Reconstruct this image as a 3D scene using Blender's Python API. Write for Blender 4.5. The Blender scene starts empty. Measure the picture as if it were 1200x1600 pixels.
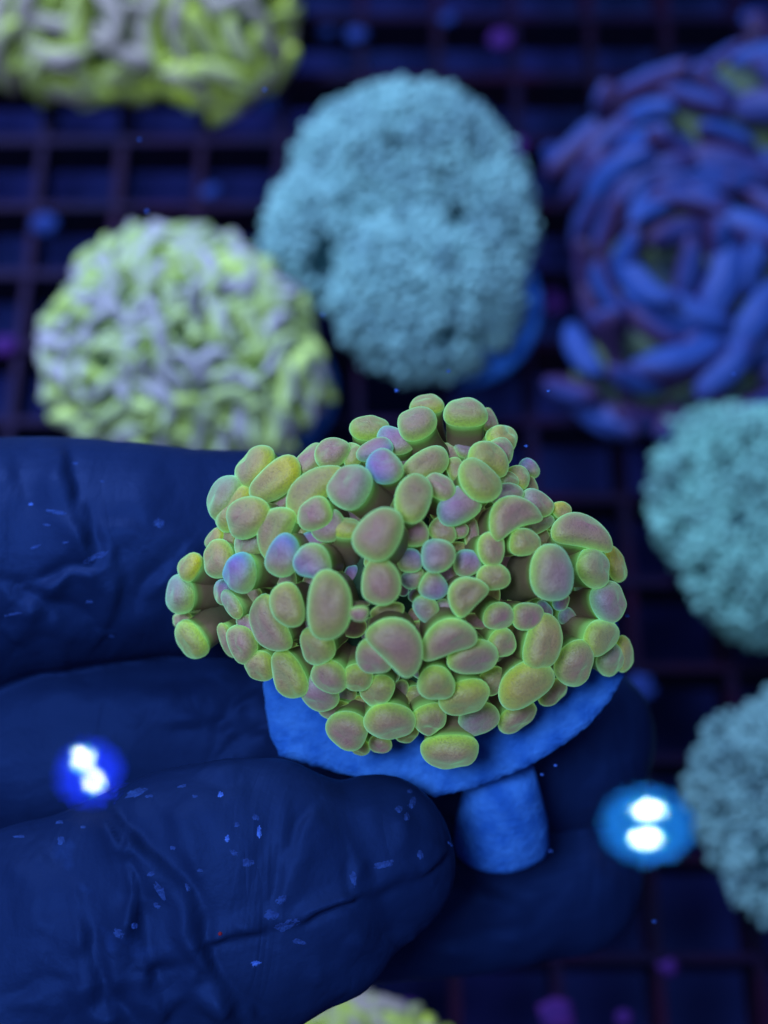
import bpy, math, random
from math import sin, cos, pi, radians, sqrt, exp
from mathutils import Vector, Matrix, noise
from mathutils.bvhtree import BVHTree

random.seed(7)
C = bpy.context.scene
S = 0.01                                   # everything below is written in centimetres, built in metres

# ------------------------------------------------------------------ camera
TILT = radians(25)
HFOV = radians(28)
T = math.tan(HFOV / 2)
CAM = Vector((0, 0, 28.5))
RIGHT = Vector((1, 0, 0)); UP = Vector((0, cos(TILT), sin(TILT))); VIEW = Vector((0, sin(TILT), -cos(TILT))); BACK = -VIEW
cd = bpy.data.cameras.new('camera'); cam = bpy.data.objects.new('camera', cd); C.collection.objects.link(cam)
cam.location = CAM * S; cam.rotation_euler = (TILT, 0, 0)
cd.sensor_fit = 'HORIZONTAL'; cd.sensor_width = 36; cd.lens = 18 / T
cd.clip_start = 0.005; cd.clip_end = 50
cd.dof.use_dof = True; cd.dof.focus_distance = 16.8 * S; cd.dof.aperture_fstop = cd.lens / 4.4
C.camera = cam

def ray(px, py):
    return VIEW + RIGHT * ((px - 600) / 600 * T) + UP * ((800 - py) / 600 * T)
def P(px, py, d): return CAM + ray(px, py) * d
def PZ(px, py, z):
    r = ray(px, py); return CAM + r * ((z - CAM.z) / r.z)
def depth(p): return (p - CAM).dot(VIEW)
def pix(p):
    q = p - CAM; d = q.dot(VIEW)
    return 600 + q.dot(RIGHT) / d / T * 600, 800 - q.dot(UP) / d / T * 600

# ------------------------------------------------------------------ light
w = bpy.data.worlds.new('World'); C.world = w; w.use_nodes = True
bg = w.node_tree.nodes['Background']; bg.inputs[0].default_value = (.16, .27, 1, 1); bg.inputs[1].default_value = .13
def area(name, loc, target, size, power, col):
    l = bpy.data.lights.new(name, 'AREA'); l.shape = 'SQUARE'; l.size = size * S; l.energy = power; l.color = col
    o = bpy.data.objects.new(name, l); C.collection.objects.link(o); o.location = Vector(loc) * S
    o.rotation_euler = (Vector(target) - Vector(loc)).to_track_quat('-Z', 'Y').to_euler()
area('aquarium_light', (-30, 52, 58), (0, 6, 12), 11, 12.0, (.54, .68, 1))
area('aquarium_light_front', (-15, -7, 65), (0, 6, 12), 15, 2.9, (.52, .66, 1))
C.view_settings.view_transform = 'Standard'; C.view_settings.look = 'None'; C.view_settings.exposure = 0; C.view_settings.gamma = 1
C.render.engine = 'CYCLES'; C.cycles.use_denoising = True; C.cycles.max_bounces = 6; C.cycles.transparent_max_bounces = 8
C.cycles.sample_clamp_indirect = 4

# ------------------------------------------------------------------ helpers
def tag(o, label=None, cat=None, group=None, kind=None):
    if label: o['label'] = label
    if cat: o['category'] = cat
    if group: o['group'] = group
    if kind: o['kind'] = kind
    return o
def link(o, parent=None):
    C.collection.objects.link(o)
    if parent is not None:
        o.parent = parent; o.matrix_parent_inverse = Matrix.Identity(4)
    return o
def empty(name, loc):
    o = bpy.data.objects.new(name, None); o.location = Vector(loc) * S; o.empty_display_size = .005
    return link(o)
def mesh(name, vs, fs, mat, origin=Vector(), attrs=None, smooth=True):
    me = bpy.data.meshes.new(name)
    me.from_pydata([tuple((v - origin) * S) for v in vs], [], fs)
    if smooth: me.polygons.foreach_set('use_smooth', [True] * len(me.polygons))
    for k, vals in (attrs or {}).items():
        a = me.attributes.new(k, 'FLOAT', 'POINT'); a.data.foreach_set('value', vals)
    me.materials.append(mat); me.update()
    return me
def obj(name, vs, fs, mat, parent=None, at=None, attrs=None, smooth=True):
    """mesh object whose origin is at `at` (cm, world); parents are never rotated, only moved"""
    at = at if at is not None else (parent_at(parent) if parent else Vector())
    o = bpy.data.objects.new(name, mesh(name, vs, fs, mat, at, attrs, smooth))
    o.location = (at - (parent_at(parent) if parent else Vector())) * S
    WPOS[o.name] = at
    return link(o, parent)
WPOS = {}
def parent_at(o):
    return WPOS[o.name]
def thing(name, loc, label, cat, group=None):
    o = empty(name, loc); WPOS[o.name] = Vector(loc); return tag(o, label, cat, group)
def grid_faces(n, m, closed=True, off=0):
    fs = []
    for i in range(n - 1):
        for j in range(m if closed else m - 1):
            k = (j + 1) % m
            fs.append((off + i * m + j, off + i * m + k, off + (i + 1) * m + k, off + (i + 1) * m + j))
    return fs

# ------------------------------------------------------------------ materials
class N:
    def __init__(s, name):
        s.m = bpy.data.materials.new(name); s.m.use_nodes = True; s.t = s.m.node_tree
        s.b = s.t.nodes['Principled BSDF']; s.out = s.t.nodes['Material Output']
    def n(s, typ, **kw):
        x = s.t.nodes.new(typ)
        for k, v in kw.items():
            if k in x.inputs: x.inputs[k].default_value = v
            else: setattr(x, k, v)
        return x
    def l(s, a, b): s.t.links.new(a, b)
    def attr(s, name): x = s.n('ShaderNodeAttribute'); x.attribute_name = name; return x.outputs['Fac']
    def ramp(s, fac, stops):
        r = s.n('ShaderNodeValToRGB'); e = r.color_ramp.elements
        while len(e) < len(stops): e.new(.5)
        for i, (p, c) in enumerate(stops):
            e[i].position = p; e[i].color = (*c, 1) if len(c) == 3 else c
        s.l(fac, r.inputs[0]); return r.outputs[0]
    def mix(s, fac, a, b, mode='MIX'):
        x = s.n('ShaderNodeMix'); x.data_type = 'RGBA'; x.blend_type = mode
        for sock, v in ((x.inputs[0], fac), (x.inputs[6], a), (x.inputs[7], b)):
            if hasattr(v, 'links'): s.l(v, sock)
            elif isinstance(v, (int, float)): sock.default_value = v
            else: sock.default_value = (*v, 1)
        return x.outputs[2]
    def math(s, op, a, b=0, clamp=False):
        x = s.n('ShaderNodeMath'); x.operation = op; x.use_clamp = clamp
        for sock, v in ((x.inputs[0], a), (x.inputs[1], b)):
            if hasattr(v, 'links'): s.l(v, sock)
            else: sock.default_value = v
        return x.outputs[0]
    def noise(s, scale, detail=3, coord=None, dist=0):
        x = s.n('ShaderNodeTexNoise'); x.inputs['Scale'].default_value = scale; x.inputs['Detail'].default_value = detail
        x.inputs['Distortion'].default_value = dist
        if coord is None:
            coord = s.n('ShaderNodeTexCoord').outputs['Object']
        s.l(coord, x.inputs['Vector']); return x.outputs['Fac']
    def bump(s, h, strength, dist):
        x = s.n('ShaderNodeBump'); x.inputs['Strength'].default_value = strength; x.inputs['Distance'].default_value = dist
        s.l(h, x.inputs['Height']); s.l(x.outputs[0], s.b.inputs['Normal']); return x
    def base(s, c):
        if hasattr(c, 'links'): s.l(c, s.b.inputs['Base Color'])
        else: s.b.inputs['Base Color'].default_value = (*c, 1)
    def set(s, **kw):
        for k, v in kw.items(): s.b.inputs[k.replace('_', ' ')].default_value = v

def tip_material():
    m = N('polyp_tip'); t = m.attr('rise'); blu = m.attr('blue'); yel = m.attr('yellow')
    geo = m.n('ShaderNodeTexCoord').outputs['Object']
    n1 = m.noise(3400, 5, geo, 1.0); n2 = m.noise(110, 2, geo); n3 = m.noise(5000, 2, geo)
    tj = m.math('ADD', t, m.math('MULTIPLY', m.math('SUBTRACT', n2, .5), .35))
    core = m.ramp(tj, [(.0, (.50, 1.0, .16)), (.14, (.44, .72, .09)), (.34, (.34, .44, .10)), (.6, (.36, .29, .15)), (.95, (.37, .19, .19))])
    cool = m.ramp(tj, [(.0, (.15, .70, .45)), (.2, (.11, .32, .46)), (.5, (.13, .17, .58)), (.9, (.27, .14, .50))])
    warm = m.ramp(tj, [(.0, (.55, .85, .04)), (.3, (.60, .58, .02)), (.9, (.48, .40, .08))])
    ri = m.n('ShaderNodeObjectInfo').outputs['Random']
    olive = m.ramp(tj, [(.0, (.50, 1.0, .16)), (.16, (.44, .68, .07)), (.6, (.34, .40, .08)), (1, (.34, .28, .11))])
    side = m.math('ADD', m.math('MULTIPLY', ri, 1.3), m.math('MULTIPLY', m.math('SUBTRACT', n2, .5), 1.6))
    core = m.mix(m.math('SUBTRACT', side, .35, True), core, olive)
    c = m.mix(blu, core, cool); c = m.mix(yel, c, warm)
    c = m.mix(m.math('MULTIPLY', m.math('SUBTRACT', .52, n1, True), 1.6, True), c, (.13, .08, .09))
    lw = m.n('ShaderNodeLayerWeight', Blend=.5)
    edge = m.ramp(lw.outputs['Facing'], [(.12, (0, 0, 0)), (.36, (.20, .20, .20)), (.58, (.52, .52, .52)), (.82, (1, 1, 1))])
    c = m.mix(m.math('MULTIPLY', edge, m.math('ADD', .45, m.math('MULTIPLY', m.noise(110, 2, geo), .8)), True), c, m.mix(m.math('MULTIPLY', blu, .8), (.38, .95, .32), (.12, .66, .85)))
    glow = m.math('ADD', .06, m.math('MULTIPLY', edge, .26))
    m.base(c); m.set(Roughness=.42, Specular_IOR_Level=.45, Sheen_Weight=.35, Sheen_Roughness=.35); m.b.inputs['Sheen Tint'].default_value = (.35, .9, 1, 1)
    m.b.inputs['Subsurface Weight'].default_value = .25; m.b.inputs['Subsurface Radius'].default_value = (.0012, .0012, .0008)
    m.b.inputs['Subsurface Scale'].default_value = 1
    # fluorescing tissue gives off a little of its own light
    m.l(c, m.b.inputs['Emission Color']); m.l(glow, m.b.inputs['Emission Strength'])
    m.bump(m.math('ADD', n1, m.math('MULTIPLY', n3, .4)), .5, .00022)
    return m.m
def stalk_material():
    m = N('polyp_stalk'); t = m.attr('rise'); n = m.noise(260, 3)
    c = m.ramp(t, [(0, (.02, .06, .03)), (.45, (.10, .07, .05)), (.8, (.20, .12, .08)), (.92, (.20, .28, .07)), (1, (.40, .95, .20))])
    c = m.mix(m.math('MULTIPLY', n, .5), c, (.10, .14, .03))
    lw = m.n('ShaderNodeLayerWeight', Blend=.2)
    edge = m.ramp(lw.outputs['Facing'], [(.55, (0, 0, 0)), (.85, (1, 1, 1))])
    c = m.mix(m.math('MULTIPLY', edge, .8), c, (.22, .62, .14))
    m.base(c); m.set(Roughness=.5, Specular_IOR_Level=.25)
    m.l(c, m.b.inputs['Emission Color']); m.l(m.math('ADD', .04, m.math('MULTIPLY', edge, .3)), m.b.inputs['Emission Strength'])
    m.bump(m.noise(900, 3), .25, .0004)
    return m.m
def simple(name, c1, c2, scale, rough=.6, spec=.2, bump=.3, bd=.0006, tint=None, emit=0):
    m = N(name); n = m.noise(scale, 4)
    c = m.ramp(n, [(.35, c1), (.65, c2)])
    m.base(c); m.set(Roughness=rough, Specular_IOR_Level=spec)
    if tint: m.b.inputs['Specular Tint'].default_value = (*tint, 1)
    m.bump(m.noise(scale * 3, 4), bump, bd)
    if emit: m.l(c, m.b.inputs['Emission Color']); m.b.inputs['Emission Strength'].default_value = emit
    return m.m
def glove_material():
    m = N('nitrile_glove'); n = m.noise(45, 4); f = m.noise(1500, 3); g = m.noise(260, 3, dist=.6)
    c = m.ramp(n, [(.3, (.0045, .014, .066)), (.7, (.007, .021, .088))])
    st = m.ramp(m.noise(120, 5), [(.66, (0, 0, 0)), (.80, (1, 1, 1))])
    c = m.mix(m.math('MULTIPLY', st, .25), c, (.03, .10, .45))
    m.base(c); m.set(Roughness=.56, Specular_IOR_Level=.32); m.b.inputs['Specular Tint'].default_value = (.10, .28, 1, 1)
    mp = m.n('ShaderNodeMapping'); mp.inputs['Scale'].default_value = (1.6, .55, 1); m.l(m.n('ShaderNodeTexCoord').outputs['Object'], mp.inputs['Vector'])
    wr = m.noise(55, 3, mp.outputs[0], 1.2); cr = m.math('ABSOLUTE', m.math('SUBTRACT', wr, .5)); cr = m.math('MINIMUM', m.math('MULTIPLY', cr, 9), 1)
    m.bump(m.math('ADD', m.math('ADD', m.math('MULTIPLY', f, .35), m.math('MULTIPLY', g, .5)), m.math('MULTIPLY', cr, .55)), .22, .0007)
    return m.m
def polyp_bg(name, side, top, mid, rnd=.5, emit=.05, shift=0):
    """side, shoulder and top colours of a small polyp, by its own height attribute"""
    m = N(name); t = m.attr('rise')
    n = m.noise(500, 3)
    ri = m.n('ShaderNodeObjectInfo').outputs['Random']
    tj = m.math('ADD', t, m.math('MULTIPLY', m.math('SUBTRACT', ri, .5), rnd))
    c = m.ramp(tj, [(.2 + shift, side), (.6 + shift * .6, mid), (.97, top)])
    c = m.mix(m.math('MULTIPLY', n, .35), c, tuple(x * .45 for x in mid))
    m.base(c); m.set(Roughness=.6, Specular_IOR_Level=.2)
    m.l(c, m.b.inputs['Emission Color']); m.b.inputs['Emission Strength'].default_value = emit
    return m.m

M_TIP = tip_material(); M_STALK = stalk_material(); M_GLOVE = glove_material()
M_FLESH = simple('coral_flesh', (.012, .045, .028), (.05, .11, .05), 180, .6, .15, .5, emit=.03)
M_PLUG = simple('ceramic_plug', (.020, .14, .60), (.050, .24, .80), 420, .85, .08, .5, .0007)  # white ceramic; the blue of the lamp light is put into its colour
M_RACK = simple('black_plastic', (.002, .002, .007), (.008, .0010, .006), 60, .55, .12, .2, tint=(.4, .3, 1))
M_RACKB = simple('black_plastic_clean', (.002, .002, .009), (.005, .0015, .010), 60, .55, .12, .2, tint=(.4, .3, 1))
M_FLOOR = simple('tank_floor', (.005, .012, .060), (.009, .012, .085), 22, .9, .05, .3)  # navy base colour also stands in for the water's bluish haze
M_ALGAE = simple('coralline_algae', (.025, .008, .10), (.05, .010, .12), 300, .8, .1, .6)
M_ALGAEB = simple('blue_algae', (.008, .022, .13), (.012, .035, .18), 300, .8, .1, .6)
M_FLECK = simple('mineral_residue', (.03, .10, .50), (.08, .22, .85), 900, .8, .1, .8)
M_FLECKT = simple('thin_residue', (.012, .038, .18), (.022, .07, .30), 700, .8, .1, .8)
M_RED = simple('red_speck', (.18, .01, .02), (.25, .01, .02), 900)

# ------------------------------------------------------------------ tank: floor, rack, water surface
def box(x0, x1, y0, y1, z0, z1):
    v = [Vector((x, y, z)) for z in (z0, z1) for y in (y0, y1) for x in (x0, x1)]
    return v, [(0, 2, 3, 1), (4, 5, 7, 6), (0, 1, 5, 4), (1, 3, 7, 5), (3, 2, 6, 7), (2, 0, 4, 6)]
v, f = box(-60, 60, -40, 80, -9, -8); tag(obj('tank_floor', v, f, M_FLOOR, at=Vector((0, 0, -9))), kind='structure')
PITCH = 1.83
rack = thing('frag_rack', (0, 10, -1.1), 'black plastic egg crate rack carrying the blurred corals', 'rack')
rx0, ry0 = PZ(62, 250, 0).x, PZ(300, 320, 0).y
ys = [ry0 + k * PITCH for k in range(-11, 12)]; xs = [rx0 + k * PITCH for k in range(-6, 13)]
YA, YB, XA, XB = ys[0], ys[-1], xs[0], xs[-1]
for k, y in enumerate(ys):
    hw = .085 + .03 * random.random(); dy = random.uniform(-.03, .03)
    v, f = box(XA, XB, y - hw + dy, y + hw + dy, -1.1, random.uniform(-.015, .015))
    obj('slat', v, f, M_RACK if k % 2 else M_RACKB, rack, at=Vector((XA, y, -1.1)), smooth=False)
for k, x in enumerate(xs):
    hw = .085 + .03 * random.random()
    v, f = box(x - hw, x + hw, YA, YB, -1.105, random.uniform(-.06, -.035))
    obj('slat', v, f, M_RACK if k % 3 else M_RACKB, rack, at=Vector((x, YA, -1.1)), smooth=False)

def blob(c, rx, ry, rz, seed=0, amp=.25, frq=1.2, n=10, m=14, ax=None):
    X, Y, Z = ax or (Vector((1, 0, 0)), Vector((0, 1, 0)), Vector((0, 0, 1)))
    vs = []
    for i in range(n + 1):
        ph = pi * i / n
        for j in range(m):
            th = 2 * pi * j / m
            d = Vector((sin(ph) * cos(th), sin(ph) * sin(th), cos(ph)))
            k = 1 + amp * noise.noise(d * frq + Vector((seed * 3.1, seed * 1.7, 0)))
            vs.append(c + X * (d.x * rx * k) + Y * (d.y * ry * k) + Z * (d.z * rz * k))
    return vs, grid_faces(n + 1, m)
spots = [(785, 62, 24, 1), (558, 55, 20, 0), (510, 50, 14, 0), (70, 350, 26, 0), (8, 540, 26, 1), (870, 240, 26, 0), (800, 232, 30, 1),
         (330, 300, 18, 0), (415, 160, 24, 0), (1045, 1512, 18, 1), (975, 1590, 17, 1), (745, 170, 20, 0), (870, 1585, 34, 1),
         (885, 1015, 16, 1), (1000, 1075, 30, 0), (1180, 30, 26, 0), (860, 470, 30, 1), (950, 590, 20, 0), (700, 30, 16, 0), (640, 1575, 20, 1)]
for i, (x, y, r, k) in enumerate(spots):
    c = PZ(x, y, 0.02); rr = r * depth(c) * T / 600
    v, f = blob(c, rr * .85, rr * .7, .10, i, .4, 1.6)
    obj('algae_patch', v, f, M_ALGAE if k else M_ALGAEB, rack, at=c)

ws = N('water_surface'); ws.t.nodes.remove(ws.b)
tr = ws.n('ShaderNodeBsdfTransparent'); gl = ws.n('ShaderNodeBsdfGlossy', Roughness=0.0); fr = ws.n('ShaderNodeFresnel', IOR=1.33)
mx = ws.n('ShaderNodeMixShader'); ws.l(fr.outputs[0], mx.inputs[0]); ws.l(tr.outputs[0], mx.inputs[1]); ws.l(gl.outputs[0], mx.inputs[2]); ws.l(mx.outputs[0], ws.out.inputs[0])
WZ = 20.8
tag(obj('water_surface', [Vector((-60, -40, WZ)), Vector((60, -40, WZ)), Vector((60, 80, WZ)), Vector((-60, 80, WZ))], [(0, 1, 2, 3)], ws.m, smooth=False), kind='structure')

# ------------------------------------------------------------------ aquarium lamps, seen mirrored in the water surface
def emis(name, c, e):
    m = bpy.data.materials.new(name); m.use_nodes = True; b = m.node_tree.nodes['Principled BSDF']
    b.inputs['Base Color'].default_value = (0, 0, 0, 1); b.inputs['Emission Color'].default_value = (*c, 1); b.inputs['Emission Strength'].default_value = e
    return m
M_HOUS = simple('black_housing', (.01, .01, .015), (.015, .015, .02), 50)
def lamp(label, spots, halo, hr, hcol, he, er, ecol, ee):
    def lift(px, py, L):
        p = PZ(px, py, WZ); r = ray(px, py); r = Vector((r.x, r.y, -r.z)); return p + r * (L / r.z)
    HZ = 30
    c = lift(*halo, HZ)
    t = thing('led_lamp', c + Vector((0, 0, 1.6)), label, 'lamp', 'lamps over the tank')
    def disc(cc, rx, ry, n=32): 
        return [cc] + [cc + Vector((rx * cos(2 * pi * i / n), ry * sin(2 * pi * i / n), 0)) for i in range(n)], [(0, i + 1, (i + 1) % n + 1) for i in range(n)]
    prof = [(0, 1.6), (1.12, 1.6), (1.25, 1.4), (1.25, .02), (1.12, -.10), (1.06, .03), (0, .03)]
    vs = [c + Vector((hr[0] * r * cos(2 * pi * j / 32), hr[1] * r * sin(2 * pi * j / 32), z)) for r, z in prof for j in range(32)]
    obj('housing', vs, grid_faces(len(prof), 32), M_HOUS, t)
    v, f = disc(c, *hr); lens = obj('lens', v, f, emis('lamp_glow', hcol, he), t, smooth=False)
    for (x, y) in spots:
        if er[0] < .2 and y > 1200: er = (er[0] * .8, er[1] * .8)
        v, f = disc(lift(x, y, HZ - .05), er[0] * 1.35, er[1] * 1.6); obj('blur_ring', v, f, emis('blur_ring_glow', (.05, .75, .95), 60), lens, at=lift(x, y, HZ - .05), smooth=False)  # added glowing disc, stands in for the cyan blur fringe around each light
        v, f = disc(lift(x, y, HZ - .12), *er); obj('led', v, f, emis('lamp_led', ecol, ee), lens, at=lift(x, y, HZ - .12), smooth=False)
lamp('round lamp with blue lens and two white lights, reflected over the left fingers', [(130, 1185), (147, 1221)], (140, 1208), (.78, .78), (.01, .035, 1), 46, (.17, .17), (.9, 1, .95), 300)
lamp('wider lamp with pale blue lens and two white lights, reflected near the right edge', [(1013, 1266), (1009, 1310)], (1011, 1290), (1.12, .95), (.015, .27, 1), 36, (.32, .13), (.8, 1, .95), 360)

# ------------------------------------------------------------------ the held coral
CX, CY = 625, 900
D0 = 17.35
coral = thing('hammer_coral', P(640, 1000, 17.9), 'bright green hammer coral with mauve tips on a pale plug, held in the gloved hand', 'coral', None)
def frame_to(wv):
    q = BACK.rotation_difference(wv)
    return q
SEG = 30
def make_polyp(px, py, a, b, ang, bend=0, dz=0, blu=0, yel=0, tilt=None, root=None, nub=None, h=.78):
    rho = sqrt(((px - CX) / 350) ** 2 + ((py - CY) / 290) ** 2)
    d = D0 - 1.4 * max(0, 1 - rho ** 2) - .16 * (b - 22) / 10 * (1 if rho < .8 else .4) - dz
    if tilt is None:
        k = 1.05 * min(1.1, rho); L = sqrt((px - CX) ** 2 + (py - CY) ** 2) + 1e-6
        tx, ty = (px - CX) / L * k, -(py - CY) / L * k
        j = random.Random(int(px * 7 + py)); tx += j.uniform(-.26, .26); ty += j.uniform(-.26, .26)
    else: tx, ty = tilt[0] * 1.35, tilt[1] * 1.35
    wv = (BACK + RIGHT * tx + UP * ty).normalized(); q = frame_to(wv)
    cA, sA = cos(radians(ang)), sin(radians(ang))
    u0 = RIGHT * cA + UP * sA; v0 = -RIGHT * sA + UP * cA
    u = q @ u0; vv = q @ v0
    bend *= 1.25; s = d * T / 600; c0 = P(px, py, d)
    tm = Vector((tx, ty)); sn = tm.length / sqrt(1 + tm.length_squared); cs = sqrt(1 - sn * sn)
    tn = tm.normalized() if tm.length > 1e-5 else Vector((1, 0))
    fu = abs(tn.x * cA + tn.y * sA); fv = abs(-tn.x * sA + tn.y * cA)
    def comp(fr, hh):
        p = sqrt(1 - fr * fr * (1 - cs * cs)); return sqrt(p * p + (hh * sn * fr) ** 2)
    A = a * s / comp(fu, .6); B = b * s / comp(fv, .6); A *= 1.06; B *= 1.06; H = min(A, B) * h
    c0 = c0 - (RIGHT * tn.x + UP * tn.y) * (H * sn * .45)
    rr = random.Random(int(px * 13 + py * 5)); ph = rr.uniform(0, 6.28); am = rr.uniform(.03, .07); p2 = rr.uniform(0, 6.28)
    def outline(th):
        e = 2 / 2.25
        x = math.copysign(abs(cos(th)) ** e, cos(th)); y = math.copysign(abs(sin(th)) ** e, sin(th))
        k = 1 + am * sin(3 * th + ph) + am * .6 * sin(2 * th + p2)
        return x * k, y * k
    def place(x, y, z, sc=1.0):                      # x,y unit outline coordinates, z cm along axis
        yy = y - bend * (.45 - x * x)
        return c0 + u * (A * x * sc) + vv * (B * yy * sc) + wv * z
    # tip: rim (row 0) to apex
    rows = 13; vs = []; rise = []
    for i in range(rows):
        f_ = i / (rows - 1); phi = radians(-22 + 112 * f_)
        r = cos(phi) ** (.62 if phi > 0 else .9) if f_ < 1 else 0
        z = H * (sin(phi) * (1 if phi > 0 else .8))
        if phi > 0: z = H * sin(phi) ** 1.0
        for j in range(SEG):
            x, y = outline(2 * pi * j / SEG)
            yy = y
            bx, by = x * r, y * r
            pz = z * (1 + .10 * noise.noise(Vector((bx * 1.6, by * 1.6, px * .37))) * 2) if f_ > .25 else z
            p = c0 + u * (A * bx) + vv * (B * (by - bend * (.45 - bx * bx))) + wv * pz
            if nub and f_ < .8:
                ddx = cos(2 * pi * j / SEG - radians(nub)); 
                if ddx > .9: p += (u * cos(radians(nub)) + vv * sin(radians(nub))) * (A * .8 * ((ddx - .9) / .1) ** 1.2 * (1 - f_))
            vs.append(p); rise.append(f_)
    base_ring = vs[:SEG]
    fs = grid_faces(rows, SEG)
    # stalk
    if root is None:
        rpx, rpy, rd = px + (CX - px) * .16, py + (CY - py) * .16, d + 1.25
    else: rpx, rpy, rd = root[0], root[1], d + (root[2] if len(root) > 2 else 1.2)
    R0 = P(rpx, rpy, rd); bc = sum(base_ring, Vector()) / SEG; mid = bc - wv * min(.7, (R0 - bc).length * .45)
    sv, sr = [], []; ns = 11
    for i in range(ns):
        t = i / (ns - 1)
        cpt = bc * (1 - t) ** 2 + mid * (2 * t * (1 - t)) + R0 * t * t
        dr = ((mid - bc) * (1 - t) + (R0 - mid) * t).normalized()
        qq = (-wv).rotation_difference(dr)
        shr = (1.0 if i == 0 else .90 + .10 * exp(-t * 14)) + .22 * t * t
        mm = min(A, B) / max(A, B)
        for j in range(SEG):
            off = base_ring[j] - bc
            au = off.dot(u); av = off.dot(vv)
            rnd_ = .55 * t                                # rounder towards the root
            L = sqrt(au * au + av * av) + 1e-9; rad = sqrt(A * B) * .95
            au = au * (1 - rnd_) + au / L * rad * rnd_; av = av * (1 - rnd_) + av / L * rad * rnd_
            sv.append(cpt + qq @ (u * (au * shr * .985) + vv * (av * shr * .985))); sr.append(1 - t)
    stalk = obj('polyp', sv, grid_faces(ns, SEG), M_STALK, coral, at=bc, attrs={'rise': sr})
    n_ = len(vs); gx = Vector((rr.uniform(-1, .3), rr.uniform(-.4, 1))).normalized()
    bl = [blu * max(.15, min(1, .55 + .75 * ((p - c0).dot(RIGHT) * gx.x + (p - c0).dot(UP) * gx.y) / max(A, B))) for p in vs]  # tip's blue-violet, with bluish lamp sheen painted in towards one side
    yl = [yel * max(.1, min(1, .55 - .9 * ((p - c0).dot(RIGHT) * gx.x - (p - c0).dot(UP) * gx.y) / max(A, B))) for p in vs]
    obj('polyp_tip', vs, fs, M_TIP, stalk, at=c0, attrs={'rise': rise, 'blue': bl, 'yellow': yl})

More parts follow.
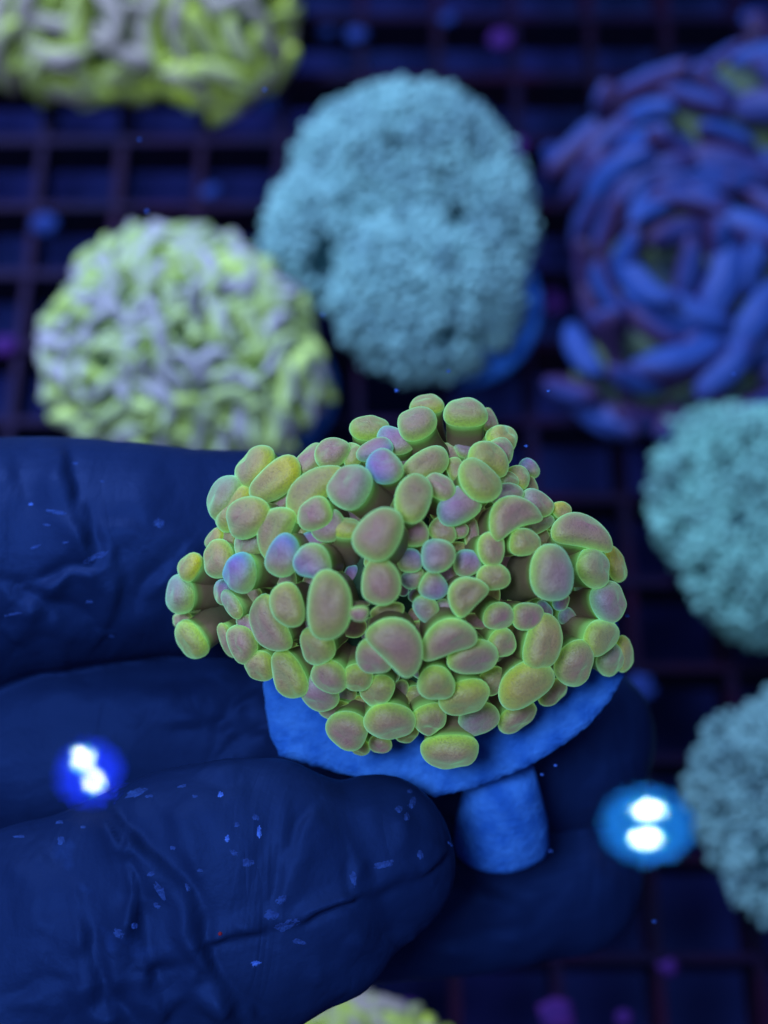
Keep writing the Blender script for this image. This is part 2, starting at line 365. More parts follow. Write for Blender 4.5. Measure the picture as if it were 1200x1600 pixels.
# px, py, semi-major, semi-minor, angle, {options}
PP = [
 (393,727,36,22,35,dict(yel=.6,tilt=(-.9,.6),root=(450,800,1.0))), (346,775,37,22,60,dict(blu=.3)), (427,747,44,25,35,dict(yel=1)),
 (360,790,38,22,58,dict(yel=.6,dz=-.1)), (383,807,35,29,20,dict(yel=.35,dz=.25)), (488,767,54,25,42,dict(bend=-.5,dz=.1,yel=.3)),
 (542,757,36,28,58,dict(dz=.25,blu=.25,tilt=(-.55,.45),root=(615,800,.9))), (598,726,28,25,-50,dict(dz=.25,blu=.8,root=(640,780,1.0),tilt=(-.3,.4))),
 (518,704,27,22,50,dict()), (483,715,28,17,58,dict()), (577,665,30,17,8,dict(tilt=(0,.85),root=(585,730,.7))), (585,700,28,15,20,dict(dz=.15,blu=.7)),
 (617,685,28,20,-30,dict(blu=.5)), (550,708,15,20,0,dict(dz=-.1)), (427,833,43,25,65,dict(bend=-.35,dz=.1)), (488,803,28,23,25,dict(dz=.15)),
 (512,822,27,22,45,dict(blu=.2)), (440,782,24,12,50,dict(dz=-.1)), (387,847,28,21,60,dict(blu=.3)), (392,820,24,10,35,dict(dz=-.1)),
 (439,870,33,25,60,dict(blu=.75,dz=.3)), (485,878,27,27,0,dict(blu=.6,dz=.25)), (490,841,19,11,0,dict(blu=.7,dz=.1)), (464,838,16,13,20,dict()),
 (540,822,26,14,0,dict(dz=.1,yel=.5,tilt=(0,.9),root=(545,890,.7))), (588,832,42,33,60,dict(dz=.35,yel=.1)), (370,895,28,26,50,dict(blu=.9,dz=.3)),
 (338,873,30,22,95,dict(yel=.4)), (293,884,22,16,45,dict(yel=1,tilt=(-.9,.4),root=(340,910,.7))), (592,912,36,29,85,dict(bend=.25,dz=.2,yel=.15)), (333,840,18,11,35,dict(yel=.6,dz=-.1)),
 (667,629,26,14,0,dict(tilt=(-.1,1.1),root=(680,700,.7),yel=.3)), (649,657,30,23,12,dict(dz=.3,tilt=(-.25,.7),root=(695,730,.9))),
 (727,640,33,21,3,dict(dz=.2,tilt=(0,.9),root=(732,730,.7))), (765,655,12,20,10,dict(dz=-.2)), (788,683,24,21,-55,dict(yel=.5,tilt=(.6,.6),root=(760,740,.9))),
 (784,703,22,19,-50,dict(dz=.1)), (766,715,33,22,-22,dict(dz=.2,yel=.25,bend=-.25)), (752,747,36,26,-55,dict(bend=.2,dz=.35)), (668,722,38,22,30,dict()),
 (650,775,38,27,68,dict(bend=-.25,dz=.3)), (688,757,25,18,-40,dict(dz=.25)), (713,733,21,13,-75,dict()), (717,787,34,27,30,dict(blu=.45)),
 (793,770,26,18,20,dict(blu=.3)), (812,743,20,15,-60,dict(yel=.2)), (797,748,14,12,0,dict(dz=.1,blu=.2)), (842,785,27,18,-25,dict(blu=.3,yel=.2)),
 (805,808,42,26,25,dict(bend=-.6,dz=.2,yel=.15)), (822,847,25,20,0,dict(dz=.25,yel=.1)), (910,830,47,24,-8,dict(bend=-.5,dz=.2,tilt=(.3,.5),root=(880,890,1.0))),
 (880,797,16,13,-30,dict(yel=1)), (843,818,26,13,22,dict(dz=-.1,blu=.2)), (648,830,22,21,0,dict()), (692,828,22,18,-60,dict(dz=-.05)), (719,828,13,12,0,dict()),
 (738,833,23,11,85,dict(dz=-.1)), (757,830,12,12,0,dict(dz=-.2)), (771,857,26,20,85,dict(yel=.2,dz=.1)), (685,868,26,25,0,dict(blu=.4,dz=.1)), (642,876,19,18,0,dict(blu=.6)),
 (732,880,21,20,0,dict(blu=.5,dz=-.1)), (772,902,26,20,4,dict(dz=.1)), (865,895,43,32,92,dict(dz=.4,blu=.3,tilt=(.25,.05),root=(800,905,.9))), (932,887,30,25,-35,dict(dz=.2,blu=.1)),
 (965,882,28,14,-65,dict(yel=.8)), (277,930,28,22,70,dict(blu=.4,tilt=(-1.0,-.05),root=(360,925,.5))), (295,1003,31,20,-62,dict(tilt=(-.9,-.6),root=(350,960,.4))),
 (360,945,24,12,-45,dict(blu=.3,dz=.1)), (447,945,34,25,105,dict(dz=.35,yel=.2,tilt=(-.2,0),root=(485,935,1))), (418,978,46,24,112,dict(bend=-.3,dz=.1,tilt=(-.55,-.3),root=(470,985,.9))),
 (375,1006,29,22,-65,dict(dz=.0)), (355,1003,28,12,-70,dict(dz=-.15)), (403,1042,23,22,0,dict(yel=.2)), (447,1057,40,22,112,dict(dz=.15,tilt=(-.6,-.3),root=(500,1050,.8))),
 (386,982,24,15,-60,dict(blu=.3,dz=-.05)), (513,947,53,33,85,dict(dz=.45,tilt=(-.05,-.05))), (560,960,16,11,0,dict(dz=.78,root=(525,955,.35))), (492,1013,30,24,100,dict(dz=.1)), (512,1060,28,23,-25,dict(dz=.15)),
 (497,1087,31,25,-60,dict(blu=.3)), (559,1062,23,20,0,dict(dz=.1)), (583,1030,28,26,0,dict(dz=.3)), (588,1083,27,23,45,dict()), (620,1012,48,34,-52,dict(bend=-.3,dz=.3)),
 (605,958,26,15,12,dict(dz=.0)), (541,1145,33,27,-28,dict(dz=.2,tilt=(-.2,-.4))), (610,1132,38,27,-20,dict(dz=.2,yel=.2)), (523,1112,30,16,10,dict(dz=-.15)), (593,1165,17,13,0,dict(dz=-.1)), (563,1170,14,12,0,dict(dz=-.1)),
 (283,970,16,14,0,dict(dz=-.25)), (679,917,22,20,-30,dict(blu=.6)), (646,905,19,14,20,dict(blu=.5,dz=-.05)), (666,953,21,18,-50,dict(blu=.4)), (695,956,19,17,60,dict(blu=.2,dz=-.1)),
 (731,932,33,24,45,dict(bend=-.35,dz=.2)), (745,971,22,11,-12,dict(dz=-.1)), (702,1005,43,26,20,dict(bend=-.55,dz=.25)), (743,1032,40,25,-5,dict(bend=-.25,dz=.2)), (782,965,24,20,0,dict(dz=.05)),
 (827,963,24,21,0,dict(dz=.1)), (787,1007,22,21,0,dict(dz=.1)), (852,1005,42,28,78,dict(dz=.15,yel=.35)), (822,1073,46,30,36,dict(dz=.3,yel=.6,tilt=(.1,-.3))), (900,1040,35,28,80,dict(dz=.2,tilt=(.3,-.35))),
 (943,997,30,26,5,dict(dz=.25)), (955,940,31,26,-65,dict(dz=.2,blu=.4,tilt=(.6,.0),root=(880,965,.8))), (978,1023,28,14,-75,dict(yel=.4,dz=-.1)), (957,1032,24,20,40,dict(blu=.3,dz=-.05)),
 (682,1072,28,25,-10,dict(dz=.3)), (771,1067,24,18,50,dict(dz=-.05)), (728,1095,38,25,5,dict(dz=.25,yel=.3,bend=-.2)), (750,1127,32,22,20,dict(dz=-.05,blu=.3)), (673,1127,26,22,15,dict(dz=.05)),
 (703,1180,44,25,3,dict(dz=.3,tilt=(0,-1.0),root=(690,1110,.5),yel=.2)), (810,1123,31,18,30,dict(dz=-.1)), (867,1083,24,17,20,dict(dz=-.1)), (635,1145,20,17,0,dict(dz=-.2)),
 (536,875,20,16,20,dict(dz=-.45)), (560,880,20,16,80,dict(dz=-.5)), (700,895,14,13,0,dict(dz=-.2,blu=.4)), (790,935,18,14,0,dict(dz=-.5)), (820,780,20,14,0,dict(dz=-.2,blu=.2)), (865,815,18,12,0,dict(dz=-.2)),
 (620,870,16,12,70,dict(dz=-.3)), (455,800,20,14,0,dict(dz=-.3)), (630,745,20,16,0,dict(dz=-.35)), (700,710,22,18,0,dict(dz=-.5)), (900,860,26,18,0,dict(dz=-.5)), (410,880,24,20,0,dict(dz=-.5)),
 (690,800,16,12,20,dict(dz=-.2)), (760,790,18,12,-40,dict(dz=-.3)), (835,925,20,16,0,dict(dz=-.6)), (650,985,18,12,0,dict(dz=-.2)), (405,955,20,15,0,dict(dz=-.4)), (540,1000,18,14,0,dict(dz=-.7)),
]
fr = random.Random(11); fill = []
for _ in range(9000):
    x = fr.uniform(330, 950); y = fr.uniform(690, 1110)
    if ((x - 640) / 300) ** 2 + ((y - 895) / 215) ** 2 > 1 or (y < 800 and x > 830): continue
    r = fr.uniform(13, 20)
    if any(((x - p[0]) ** 2 + (y - p[1]) ** 2) < (sqrt(p[2] * p[3]) * .93 + r * .35) ** 2 for p in PP): continue
    if any((x - p[0]) ** 2 + (y - p[1]) ** 2 < (r + p[2]) ** 2 * .62 for p in fill): continue
    fill.append((x, y, r * fr.uniform(1, 1.3), r * .85, fr.uniform(-90, 90), dict(dz=-.28, blu=fr.choice((0, .3, .6)), yel=fr.choice((0, .2)))))
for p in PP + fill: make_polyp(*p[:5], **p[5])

# flesh between the polyps
vs = []; nr, ms = 22, 60
for i in range(nr):
    r = i / (nr - 1)
    for j in range(ms):
        th = 2 * pi * j / ms
        x = CX + 250 * r * cos(th); y = CY + 25 + 205 * r * sin(th)
        d = D0 + .20 - 1.2 * (1 - r * r) + .30 * noise.noise(Vector((x / 45, y / 45, 0))) + (r ** 8) * .5
        vs.append(P(x, y, d))
obj('flesh', vs, grid_faces(nr, ms), M_FLESH, coral)
# plug disc: irregular outline cut from a ceramic slab, and its stem
PD = 17.95
out = [(412,1068),(414,1105),(422,1150),(436,1180),(500,1200),(590,1222),(650,1236),(680,1245),(722,1236),(765,1222),(815,1202),(850,1183),(888,1158),(925,1128),(955,1092),(975,1056),(978,1020),(960,960),(900,860),(760,800),(600,790),(470,850),(420,960)]
dense = []
for i in range(len(out)):
    a, b = Vector(out[i]), Vector(out[(i + 1) % len(out)]); n = max(2, int((b - a).length / 7))
    for k in range(n):
        q = a.lerp(b, k / n); nn = Vector(((b - a).y, -(b - a).x)).normalized()
        q += nn * (2.6 * noise.noise(Vector((q.x / 12, q.y / 12, 3))) + 1.2 * noise.noise(Vector((q.x / 4, q.y / 4, 9)))); dense.append(q)
cc = Vector((690, 1000)); m_ = len(dense); vs = []; rows = []
def tiltd(q): return PD + .12 * (q.y - 1100) / 150
ring = [(1 - .985, 0)]
for fr_ in [i / 24 for i in range(25)]:
    for q in dense:
        g = cc.lerp(q, fr_); vs.append(P(g.x, g.y, tiltd(g) + .018 * noise.noise(Vector((g.x / 9, g.y / 9, 0))) + (.03 if fr_ == 1 else 0)))
for dd, sc in ((.08, 1.0), (.26, .985), (.28, .9), (.29, 0)):
    for q in dense:
        g = cc.lerp(q, sc); vs.append(P(g.x, g.y, tiltd(g) + dd))
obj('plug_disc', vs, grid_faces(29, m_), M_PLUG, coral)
a_, b_ = P(786, 1200, 18.75), P(783, 1318, 19.35); ax = (b_ - a_).normalized(); L_ = (b_ - a_).length
s1 = ax.cross(VIEW).normalized(); s2 = ax.cross(s1); vs = []; k_ = 19.3 * T / 600
prof = [(0, 0), (48, 0), (58, .25), (72, .7), (74, .98), (71, 1.06), (58, 1.12), (30, 1.14), (0, 1.15)]
for (r, z) in prof:
    for j in range(40):
        th = 2 * pi * j / 40; rr = r * k_ * (1 + .05 * noise.noise(Vector((cos(th) * 1.5, sin(th) * 1.5, z * 2))))
        vs.append(a_ + ax * (L_ * z) + s1 * (rr * cos(th)) + s2 * (rr * .8 * sin(th)))
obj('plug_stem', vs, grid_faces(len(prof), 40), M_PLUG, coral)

# ------------------------------------------------------------------ gloved hand
def catmull(pts, n):
    o = []
    for i in range(len(pts) - 1):
        p0 = pts[max(i - 1, 0)]; p1 = pts[i]; p2 = pts[i + 1]; p3 = pts[min(i + 2, len(pts) - 1)]
        for k in range(n):
            t = k / n
            o.append([.5 * (2 * p1[c] + (p2[c] - p0[c]) * t + (2 * p0[c] - 5 * p1[c] + 4 * p2[c] - p3[c]) * t * t + (3 * p1[c] - p0[c] - 3 * p2[c] + p3[c]) * t ** 3) for c in range(len(p1))])
    o.append(list(pts[-1])); return o
def finger(pts, flat=1.0):
    """pts: (px, py, depth, radius in px across the view, tip rounding is added)"""
    q = catmull(pts, 8); cen = [P(a[0], a[1], a[2]) for a in q]; rad = [a[3] * a[2] * T / 600 for a in q]
    vs = []; m = 40; rings = []
    def ring_at(c, t, r, rd):
        sd = t.cross(VIEW).normalized(); bk = sd.cross(t).normalized()
        rings.append([c + sd * (r * cos(2 * pi * j / m)) + bk * (rd * sin(2 * pi * j / m)) for j in range(m)])
    t0 = (cen[1] - cen[0]).normalized(); rings.append([cen[0]] * m)
    for i, c in enumerate(cen):
        t = (cen[min(i + 1, len(cen) - 1)] - cen[max(i - 1, 0)]).normalized(); ring_at(c, t, rad[i], rad[i] * flat)
    t = (cen[-1] - cen[-2]).normalized()
    for k in range(1, 8):
        a = pi / 2 * k / 7; ring_at(cen[-1] + t * (rad[-1] * sin(a)), t, max(1e-4, rad[-1] * cos(a) ** .9), max(1e-4, rad[-1] * flat * cos(a)))
    for r in rings: vs += r
    return vs, grid_faces(len(rings), m)
fingers = [
 finger([(-420, 1010, 19.8, 230), (-150, 930, 19.3, 200), (0, 872, 19.0, 188), (110, 862, 18.9, 181), (250, 858, 18.9, 168), (400, 866, 19.1, 160), (540, 890, 19.4, 150)], .80),       # index
 finger([(-420, 1150, 20.4, 220), (-150, 1190, 20.0, 180), (60, 1172, 19.7, 170), (250, 1155, 19.7, 160), (420, 1150, 19.8, 150), (650, 1160, 20.1, 140), (800, 1165, 20.5, 132), (895, 1165, 20.8, 132)], .8),  # middle
 finger([(-420, 1330, 21.0, 220), (-100, 1380, 20.9, 190), (250, 1400, 20.6, 160), (550, 1395, 20.6, 140), (760, 1385, 20.8, 130), (880, 1375, 21.0, 122)], .8),   # ring
 finger([(-420, 1700, 18.6, 430), (-200, 1655, 18.1, 345), (0, 1595, 17.7, 292), (160, 1512, 17.5, 262), (300, 1432, 17.4, 232), (420, 1393, 17.35, 213), (515, 1370, 17.35, 186), (576, 1350, 17.4, 140)], .60),   # thumb
 finger([(-1300, 1450, 22, 520), (-800, 1400, 20.8, 480), (-420, 1330, 20.2, 420)], .5),  # palm
]
vs, fs = [], []
for v_, f_ in fingers:
    o_ = len(vs); vs += v_; fs += [tuple(i + o_ for i in t_) for t_ in f_]
tmp = bpy.data.objects.new('tmp', mesh('tmp', vs, fs, M_GLOVE)); C.collection.objects.link(tmp)
md = tmp.modifiers.new('r', 'REMESH'); md.mode = 'VOXEL'; md.voxel_size = .042 * S; md.use_smooth_shade = True
md = tmp.modifiers.new('s', 'SMOOTH'); md.factor = .5; md.iterations = 8
dg = bpy.context.evaluated_depsgraph_get(); me = bpy.data.meshes.new_from_object(tmp.evaluated_get(dg))
V = [v.co / S for v in me.vertices]; NO = [v.normal.copy() for v in me.vertices]; F = [tuple(p.vertices) for p in me.polygons]
bpy.data.objects.remove(tmp)
# folds of the loose glove: (polyline in photo pixels, width px, depth cm, side of the raised lip, nearest depth range)
FOLDS = [
 ([(100,692),(112,760),(118,800),(136,850),(152,882)], 13, .16, 1), ([(152,884),(110,895),(62,906)], 9, .14, -1), ([(135,770),(142,840),(160,870)], 9, .07, 1),
 ([(0,912),(50,930),(100,958),(145,975)], 14, .12, 1), ([(60,930),(30,950),(0,985)], 16, .10, -1), ([(180,845),(190,900),(180,960),(165,985)], 13, .09, 1), ([(275,868),(240,905),(205,960),(190,990)], 15, .11, -1),
 ([(150,810),(200,820),(280,828),(330,845)], 14, .05, 1), ([(40,1010),(90,960),(130,980)], 18, .08, 1), ([(250,700),(262,770),(240,830)], 22, .04, 1), ([(20,700),(30,780),(10,860)], 26, .05, 1), ([(330,720),(345,800)], 16, .04, -1),
 ([(170,1258),(200,1296),(250,1340),(295,1392),(312,1440),(325,1490),(345,1530),(385,1568),(430,1605)], 13, .17, 1),
 ([(325,1476),(370,1468),(420,1456)], 8, .14, -1), ([(462,1440),(510,1427),(556,1404)], 7, .16, -1), ([(566,1402),(615,1384),(660,1366)], 11, .08, -1), ([(660,1366),(690,1350),(706,1325)], 9, .07, -1), ([(395,1458),(450,1446)], 12, .04, -1),
 ([(428,1420),(436,1385),(448,1340),(470,1290),(500,1250)], 11, .09, 1), ([(450,1330),(456,1290),(452,1240)], 12, .05, -1), ([(545,1400),(552,1370),(548,1340)], 9, .07, 1),
 ([(165,1280),(205,1330),(212,1380),(214,1430),(205,1480)], 9, .12, 1), ([(200,1310),(202,1370),(196,1430)], 10, .08, -1), ([(130,1420),(140,1480),(160,1550),(205,1605)], 15, .14, 1), ([(160,1440),(155,1500),(170,1560)], 14, .06, -1),
 ([(215,1410),(225,1470),(240,1530),(260,1600)], 14, .13, 1), ([(0,1570),(60,1545),(130,1535)], 16, .07, 1), ([(225,1510),(270,1505),(310,1480)], 14, .07, -1), ([(320,1525),(360,1560),(370,1605)], 14, .09, 1),
 ([(480,1500),(540,1520),(600,1510)], 26, .08, 1), ([(560,1440),(600,1470),(660,1450)], 20, .07, 1), ([(400,1216),(350,1222),(300,1215)], 16, .06, 1), ([(250,1270),(280,1330),(310,1380)], 16, .07, -1),
 ([(60,1310),(90,1390),(80,1470)], 30, .07, 1), ([(640,1260),(660,1300),(690,1320)], 16, .05, 1), ([(600,1200),(620,1260),(600,1330)], 26, .04, -1), ([(380,1222),(400,1290),(385,1350)], 26, .05, 1), ([(340,1590),(300,1560),(240,1600)], 12, .08, 1),
 ([(345,1150),(370,1100),(410,1070)], 15, .10, 1), ([(150,1070),(250,1075),(340,1065)], 16, .05, 1), ([(230,1130),(300,1135),(370,1110)], 16, .06, -1), ([(340,1190),(380,1160),(420,1140)], 12, .09, 1), ([(40,1130),(100,1100),(200,1110)], 26, .05, -1),
 ([(880,1100),(930,1180),(1000,1200)], 22, .08, 1), ([(720,1385),(800,1400),(900,1370),(980,1360)], 18, .10, 1), ([(650,1480),(760,1470),(860,1440)], 18, .10, 1), ([(860,1250),(930,1300),(990,1290)], 22, .07, 1),
]
FB = []
for pl, wd, am, sd in FOLDS:
    xs_ = [p[0] for p in pl]; ys_ = [p[1] for p in pl]; tot = sum((Vector(pl[i + 1]) - Vector(pl[i])).length for i in range(len(pl) - 1))
    FB.append((min(xs_) - 6 * wd, max(xs_) + 6 * wd, min(ys_) - 6 * wd, max(ys_) + 6 * wd, pl, wd, am, sd, tot))
def fold_disp(x, y):
    s_ = 0
    for (x0, x1, y0, y1, pl, wd, am, sd, tot) in FB:
        if x < x0 or x > x1 or y < y0 or y > y1: continue
        best = 1e9; bs = 0; bt = 0; run = 0
        for i in range(len(pl) - 1):
            ax_, ay_ = pl[i]; bx_, by_ = pl[i + 1]; dx, dy = bx_ - ax_, by_ - ay_; l2 = dx * dx + dy * dy; l_ = sqrt(l2)
            t = max(0, min(1, ((x - ax_) * dx + (y - ay_) * dy) / l2)); ex, ey = x - ax_ - dx * t, y - ay_ - dy * t; dd = ex * ex + ey * ey
            if dd < best: best = dd; bs = dx * ey - dy * ex; bt = (run + t * l_) / tot
            run += l_
        dist = sqrt(best) * (1 if bs * sd > 0 else -1)
        if abs(dist) > 6 * wd: continue
        fade = min(1, (min(bt, 1 - bt) + .06) * 4.5)
        h_ = 1 / (1 + exp(-max(-30, min(30, dist / (wd * .38))))); fade *= .75 + .8 * noise.noise(Vector((x / 40, y / 40, tot)))
        s_ += 1.0 * am * fade * (h_ * exp(-(dist / (wd * 3.0)) ** 2) * .85 - (1 - h_) * .62 * exp(-(dist / (wd * 1.1)) ** 2))
    return s_
for i, v_ in enumerate(V):
    fac = NO[i].dot(BACK)
    n_ = .085 * noise.noise(v_ * .7) + .020 * noise.noise(Vector((v_.x * 2.2, v_.y * 1.0, v_.z * 2.0)))
    q_ = noise.noise(Vector((v_.x * 1.5 + 3, v_.y * .9, v_.z))); n_ += .010 * q_
    if fac > .05:
        x, y = pix(v_); x += 7 * noise.noise(Vector((x / 45, y / 45, 0))); y += 9 * noise.noise(Vector((x / 45, y / 45, 7)))
        if -150 < x < 1100: n_ += fold_disp(x, y) * min(1, fac * 2.2)
    V[i] = v_ + NO[i] * n_
person = thing('person', P(0, 1200, 21), 'person holding the coral plug between thumb and fingers in a dark blue glove', 'person')
glove = obj('glove', V, F, M_GLOVE, person)
bvh = BVHTree.FromPolygons(V, F)
def hit(x, y):
    r = ray(x, y).normalized(); h_ = bvh.ray_cast(CAM, r); return h_[0], h_[1]
flecks = [(248,817,11,9),(215,1238,22,8,25),(232,1244,9,4,10),(345,1241,7,7),(305,1244,6,4),(93,1285,10,4,0),(95,1313,8,11),(30,1307,14,3,0),(400,1277,6,8,50),(370,1288,6,6),(355,1310,5,8),(365,1332,8,7,-40),(388,1348,11,9),
 (312,1360,6,4),(235,1366,9,5,20),(245,1416,9,6,-30),(186,1460,13,10,-30),(210,1447,7,6),(270,1325,6,7),(293,1385,5,12,20),(552,1372,7,18,8),(440,1405,14,8,40),(425,1430,18,10,-20),(468,1472,15,6,-10),(400,1505,10,6,20),
 (624,1264,8,8),(644,1255,7,13,-15),(636,1275,6,9),(657,1335,6,11,0),(54,855,11,3,25),(73,820,8,3,0),(48,788,5,3,0),(102,848,8,2,10),(118,724,6,3),(174,995,6,4),(20,960,18,3,10),(140,940,9,4,0),(640,1236,5,4),(705,1320,10,3,-45),
 (160,752,5,2),(225,748,4,6),(560,1330,3,3),(520,1300,3,3),(600,1290,3,3),(330,1200+60,4,3),(60,1400,4,3),(480,1420,4,4),(590,1420,4,3),(650,1400,4,4),(300,1560,4,3),(130,1292,6,3),(285,1228,12,3,18)]
flecks = [fk for fk in flecks if fk[2] > 4] + [(600,1350,26,7,15), (150,870,30,6,20), (450,1445,30,10,10), (405,1300,5,16,0), (90,800,22,5,-10), (250,1390,8,20,30)]
for i, fk in enumerate(flecks):
    x, y, rx, ry = fk[:4]; an = radians(fk[4] if len(fk) > 4 else 0); loc, nn = hit(x, y)
    if loc is None: continue
    vs = []; rg = 5; sg = 16; s_ = depth(loc) * T / 600; ok = True
    for a in range(rg + 1):
        for b in range(sg):
            th = 2 * pi * b / sg; k = .85 * a / rg * (1 + .45 * noise.noise(Vector((cos(th) * .9, sin(th) * .9, i * 2.3))))
            dx, dy = rx * k * cos(th), ry * k * sin(th); X_, Y_ = x + dx * cos(an) + dy * sin(an), y - dx * sin(an) + dy * cos(an)
            l2, n2 = hit(X_, Y_)
            if l2 is None or (l2 - loc).length > .5: l2 = loc; n2 = nn
            vs.append(l2 + n2 * (.007 * (1 - (a / rg) ** 2) - .002 + .006 * noise.noise(Vector((X_ / 2.5, Y_ / 2.5, 1)))))
    obj('residue_fleck', vs, grid_faces(rg + 1, sg), M_FLECK if i % 7 == 3 else M_FLECKT, glove, at=loc)
loc, nn = hit(344, 1459); v_, f_ = blob(loc, .022, .02, .015, 3); obj('red_speck', v_, f_, M_RED, glove, at=loc)

# ------------------------------------------------------------------ corals on the rack behind
def variant(name, mat, kind, seed):
    """one small polyp with its base at the origin, axis +Z, about 1 cm radius before scaling"""
    rnd = random.Random(seed); vs, rise = [], []
    n, m = 12, 18
    if kind == 'tuft':
        fs = []
        for q in range(10):
            a0 = q * 2.4 + rnd.uniform(-.3, .3); rr = .72 * sqrt(q / 9); ax = Vector((rr * cos(a0), rr * sin(a0), 1)).normalized() if q else Vector((0, 0, 1))
            L = rnd.uniform(.75, 1.15); r0 = rnd.uniform(.26, .36); b0 = Vector((rr * cos(a0) * .5, rr * sin(a0) * .5, -.5))
            e1 = ax.orthogonal().normalized(); e2 = ax.cross(e1); o_ = len(vs)
            for (kr, kz) in ((.8, 0), (.9, .5), (1, .8), (1.05, .95), (.8, 1.12), (.4, 1.2), (0, 1.22)):
                for j in range(8):
                    th = 2 * pi * j / 8; vs.append(b0 + ax * (L * kz * 1.25) + e1 * (r0 * kr * cos(th)) + e2 * (r0 * kr * sin(th))); rise.append(kz / 1.22)
            fs += grid_faces(7, 8, off=o_)
        return mesh(name, vs, fs, mat, attrs={'rise': rise})
    if kind == 'bean':   prof = [(.55, -1.2), (.62, -.5), (.80, -.1), (1, .25), (.97, .5), (.8, .72), (.5, .86), (0, .92)]; ax_, ay_, bn = 1.35, .75, rnd.uniform(-.5, .5)
    elif kind == 'worm': prof = [(.6, -1.6), (.62, -.5), (.72, 0), (.95, .4), (1, .65), (.85, .95), (.5, 1.1), (0, 1.15)]; ax_, ay_, bn = 1.9, .6, rnd.choice((-1, 1)) * rnd.uniform(.4, 1.3)
    elif kind == 'anchor': prof = [(.42, -2.4), (.5, -1.4), (.62, -.7), (.9, -.1), (1, .25), (.93, .5), (.6, .66), (0, .72)]; ax_, ay_, bn = 1.8, .64, rnd.uniform(-.9, -.1)
    else:                prof = [(.75, -1), (.8, -.5), (.95, -.1), (1.05, .2), (1, .5), (.85, .75), (.6, .93), (.3, 1.02), (0, 1.06)]; ax_, ay_, bn = 1.05, .95, 0
    zs = [p[1] for p in prof]; z0, z1 = 0, max(zs)
    for r, z in prof:
        for j in range(m):
            th = 2 * pi * j / m; k = 1 + (.55 * noise.noise(Vector((r * cos(th) * 1.9, r * sin(th) * 1.9, seed * 2.7 + z * 1.9))) if kind == 'round' else .16 * noise.noise(Vector((cos(th) * 1.3, sin(th) * 1.3, seed * 2.7 + z))))
            x, y = r * math.copysign(abs(cos(th)) ** .85, cos(th)) * k, r * math.copysign(abs(sin(th)) ** .85, sin(th)) * k
            vs.append(Vector((ax_ * x, ay_ * (y - bn * (.4 - x * x)), z * k))); rise.append(max(0, min(1, (z + .3) / (z1 + .3))))
    return mesh(name, vs, grid_faces(len(prof), m), mat, attrs={'rise': rise})
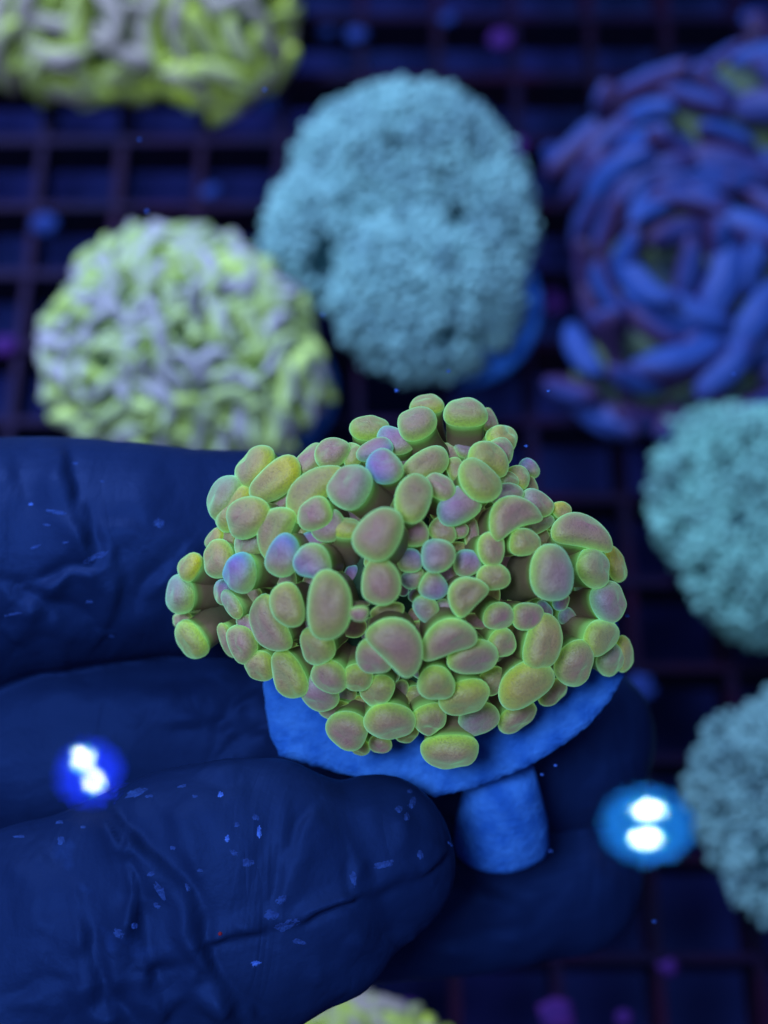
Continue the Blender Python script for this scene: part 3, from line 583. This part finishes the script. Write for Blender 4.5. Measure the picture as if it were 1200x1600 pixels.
def cluster(name, label, mat, base_mat, lobes, zc, size, count, kind, plug=None, jit=.25, seed=1, keep=None, nvar=6, flat=.55, ring=None, pits=None):
    rnd = random.Random(seed)
    c = PZ(lobes[0][0], lobes[0][1], zc); s = depth(c) * T / 600
    t = thing(name, Vector((c.x, c.y, 0)), label, 'coral', 'corals standing on the rack')
    E = []
    for (x, y, rx, ry) in lobes:
        E.append((PZ(x, y, zc), (rx - size * .55) * s, (ry - size * .55) * s, min(rx, ry) * s * flat))
    for i, (cc, a, b, h) in enumerate(E):
        v, f = blob(cc, a * .95, b * .95, h * .92, i + seed, .12, 2, 16, 28, (RIGHT, UP, BACK)); obj('coral_body', v, f, base_mat, t)
    if plug:
        pc = PZ(plug[0], plug[1], .35); ra, rb = plug[2] * s, plug[3] * s; vs = []
        pr = [(0, .25), (.9, .25), (.97, .18), (1, .05), (1, -.15), (.9, -.28), (0, -.28)]
        for r, z in pr:
            for j in range(48):
                th = 2 * pi * j / 48; vs.append(pc + RIGHT * (ra * r * cos(th)) + UP * (rb * r * sin(th)) + BACK * z)
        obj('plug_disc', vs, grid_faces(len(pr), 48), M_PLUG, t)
    var = [variant(name + '_polyp', mat, kind, seed * 10 + k) for k in range(nvar)]
    pts = []
    tries = 0
    step = size * s * (1.25 if kind not in ('worm', 'anchor') else 1.6)
    while len(pts) < count and tries < count * 120:
        tries += 1
        cc, a, b, h = E[min(len(E) - 1, int(rnd.random() * len(E)))] if len(E) > 1 else E[0]
        z = rnd.uniform(-.05, 1); th = rnd.uniform(0, 2 * pi); r = sqrt(max(0, 1 - z * z))
        d = Vector((r * cos(th), r * sin(th), z)); p = cc + RIGHT * (a * d.x) + UP * (b * d.y) + BACK * (h * d.z)
        if any(((p - c2).dot(RIGHT) / a2) ** 2 + ((p - c2).dot(UP) / b2) ** 2 + ((p - c2).dot(BACK) / h2) ** 2 < .85 for (c2, a2, b2, h2) in E if c2 is not cc): continue
        if pits:
            X_, Y_ = pix(p)
            if any((X_ - a_) ** 2 + (Y_ - b_) ** 2 < r_ * r_ * 2.5 for (a_, b_, r_) in pits): continue
        if any((p - q[0]).length < step * .80 for q in pts): continue
        nrm = (RIGHT * (d.x / a) + UP * (d.y / b) + BACK * (d.z / h)).normalized()
        pts.append((p, nrm))
    for p, nrm in pts:
        o = bpy.data.objects.new('polyp', rnd.choice(var)); link(o, t)
        nn = (nrm + Vector((rnd.uniform(-jit, jit), rnd.uniform(-jit, jit), rnd.uniform(-jit, jit)))).normalized()
        # meandering direction: neighbours run roughly alike
        an = 3.2 * noise.noise(p * .55 + Vector((seed, 0, 0))) + rnd.uniform(-.35, .35)
        q = nn.to_track_quat('Z', 'Y').to_matrix() @ Matrix.Rotation(an, 3, 'Z')
        if ring:
            rd_ = p - PZ(ring[0], ring[1], zc + 1); xa = (rd_.cross(nn)).normalized(); xa = (xa + nn.cross(xa) * rnd.uniform(-.45, .45)).normalized(); q = Matrix((xa, nn.cross(xa), nn)).transposed()
        sc = size * s * rnd.uniform(.7, 1.2)
        M = q.to_4x4() @ Matrix.Diagonal((sc, sc, sc, 1)); M.translation = (p - WPOS[t.name]) * S
        o.matrix_local = M
    return t
M_YL = polyp_bg('yellow_lavender_polyp', (.44, .62, .17), (.34, .34, .46), (.34, .48, .22), .45, shift=.30)
M_YG = polyp_bg('yellow_green_polyp', (.46, .60, .07), (.32, .28, .30), (.34, .46, .11), .45, shift=.30)
M_TEAL = polyp_bg('teal_polyp', (.06, .15, .19), (.20, .43, .46), (.14, .31, .35), .9)
M_TEAL2 = polyp_bg('pale_teal_polyp', (.07, .16, .17), (.16, .41, .38), (.12, .31, .30), .9)
M_GREY = polyp_bg('grey_teal_polyp', (.06, .13, .17), (.16, .34, .37), (.11, .25, .28), .9)
M_BLUE = polyp_bg('blue_purple_polyp', (.022, .012, .05), (.014, .058, .27), (.034, .016, .085), .35)
M_BODYG = simple('coral_body_green', (.03, .07, .04), (.07, .13, .06), 200, .8, .1)
M_BODYT = simple('coral_body_teal', (.012, .05, .06), (.025, .09, .10), 200, .8, .1)
M_BODYB = simple('coral_body_blue', (.012, .025, .05), (.07, .11, .05), 200, .8, .1)
cluster('hammer_coral', 'yellow and lavender domed coral above the upper finger, left of the teal one', M_YL, M_BODYG,
        [(280, 555, 208, 175), (270, 475, 165, 118), (385, 600, 118, 110)], 1.2, 19, 290, 'worm', (408, 612, 122, 112), seed=3, jit=.65)
cluster('hammer_coral', 'yellow green coral with winding ridges in the upper left corner', M_YG, M_BODYG,
        [(130, 10, 200, 145), (330, 20, 125, 140), (40, -40, 180, 160), (240, -60, 200, 120)], 1.0, 27, 180, 'worm', None, seed=5, flat=.5, jit=.4)
cluster('branching_coral', 'large teal fuzzy coral in the upper middle, blue disc showing at its lower right', M_TEAL, M_BODYT,
        [(630, 300, 180, 165), (515, 372, 98, 102), (668, 458, 142, 130), (738, 345, 92, 112), (600, 240, 120, 90)], 1.2, 22, 270, 'tuft', (722, 480, 124, 124), seed=8, nvar=8, pits=[(715, 345, 20), (660, 455, 15), (700, 520, 17), (505, 400, 20), (590, 335, 12), (540, 330, 12), (615, 245, 14), (595, 395, 13), (745, 535, 15), (480, 320, 11), (640, 395, 13), (560, 250, 11), (680, 280, 14), (620, 560, 13)])
cluster('torch_coral', 'big blue and purple coral with broad curved tentacles along the right side', M_BLUE, M_BODYB,
        [(1060, 300, 165, 190), (1190, 230, 160, 170), (1060, 450, 150, 160), (1200, 460, 170, 170), (1000, 250, 100, 110), (985, 590, 110, 95), (1100, 610, 110, 80)], 1.2, 39, 125, 'anchor', None, seed=12, flat=.5, jit=.45, ring=(1060, 430))
cluster('branching_coral', 'pale green teal fuzzy coral at the right edge, under the blue one', M_TEAL2, M_BODYT,
        [(1190, 790, 170, 150), (1200, 870, 130, 130), (1130, 720, 100, 80)], 1.1, 23, 170, 'tuft', None, seed=21, nvar=8, pits=[(1120, 880, 17), (1085, 820, 13), (1160, 812, 14), (1055, 750, 12), (1170, 935, 14), (1120, 730, 12)])
cluster('branching_coral', 'grey teal fluffy coral at the lower right edge beside the lamp reflection', M_GREY, M_BODYT,
        [(1215, 1240, 135, 150), (1230, 1350, 90, 90), (1235, 1150, 70, 75)], 1.1, 24, 130, 'tuft', None, seed=24, nvar=8, pits=[(1190, 1325, 17), (1140, 1210, 13), (1180, 1250, 12), (1150, 1350, 12)])
cluster('hammer_coral', 'yellow green coral cut off by the lower edge, below the thumb', M_YG, M_BODYG,
        [(580, 1640, 110, 85), (500, 1650, 60, 60), (660, 1650, 55, 55)], .8, 26, 60, 'bean', None, seed=31)

# ------------------------------------------------------------------ specks drifting in the water
rnd = random.Random(4)
sp = [(857,611,17.6),(822,697,17.4),(868,1196,17.6),(847,1210,17.8),(218,218,20),(414,140,20),(1022,1440,19),(745,1000,14.9),(980,962,17.6),(700,580,18.5),(230,330,20),(935,1120,19),(620,610,18),(1147,585,19),(505,492,20),(860,1330,19)]
for i, (x, y, d) in enumerate(sp[:7] + sp[8:]):
    c = P(x, y, d); v_, f_ = blob(c, .022, .016, .012, i, 1.2, 2, 6, 8)
    o = obj('floating_speck', v_, f_, M_FLECK, at=c)
    tag(o, 'tiny pale blue speck drifting in the dark water', 'speck', 'specks drifting in the water')
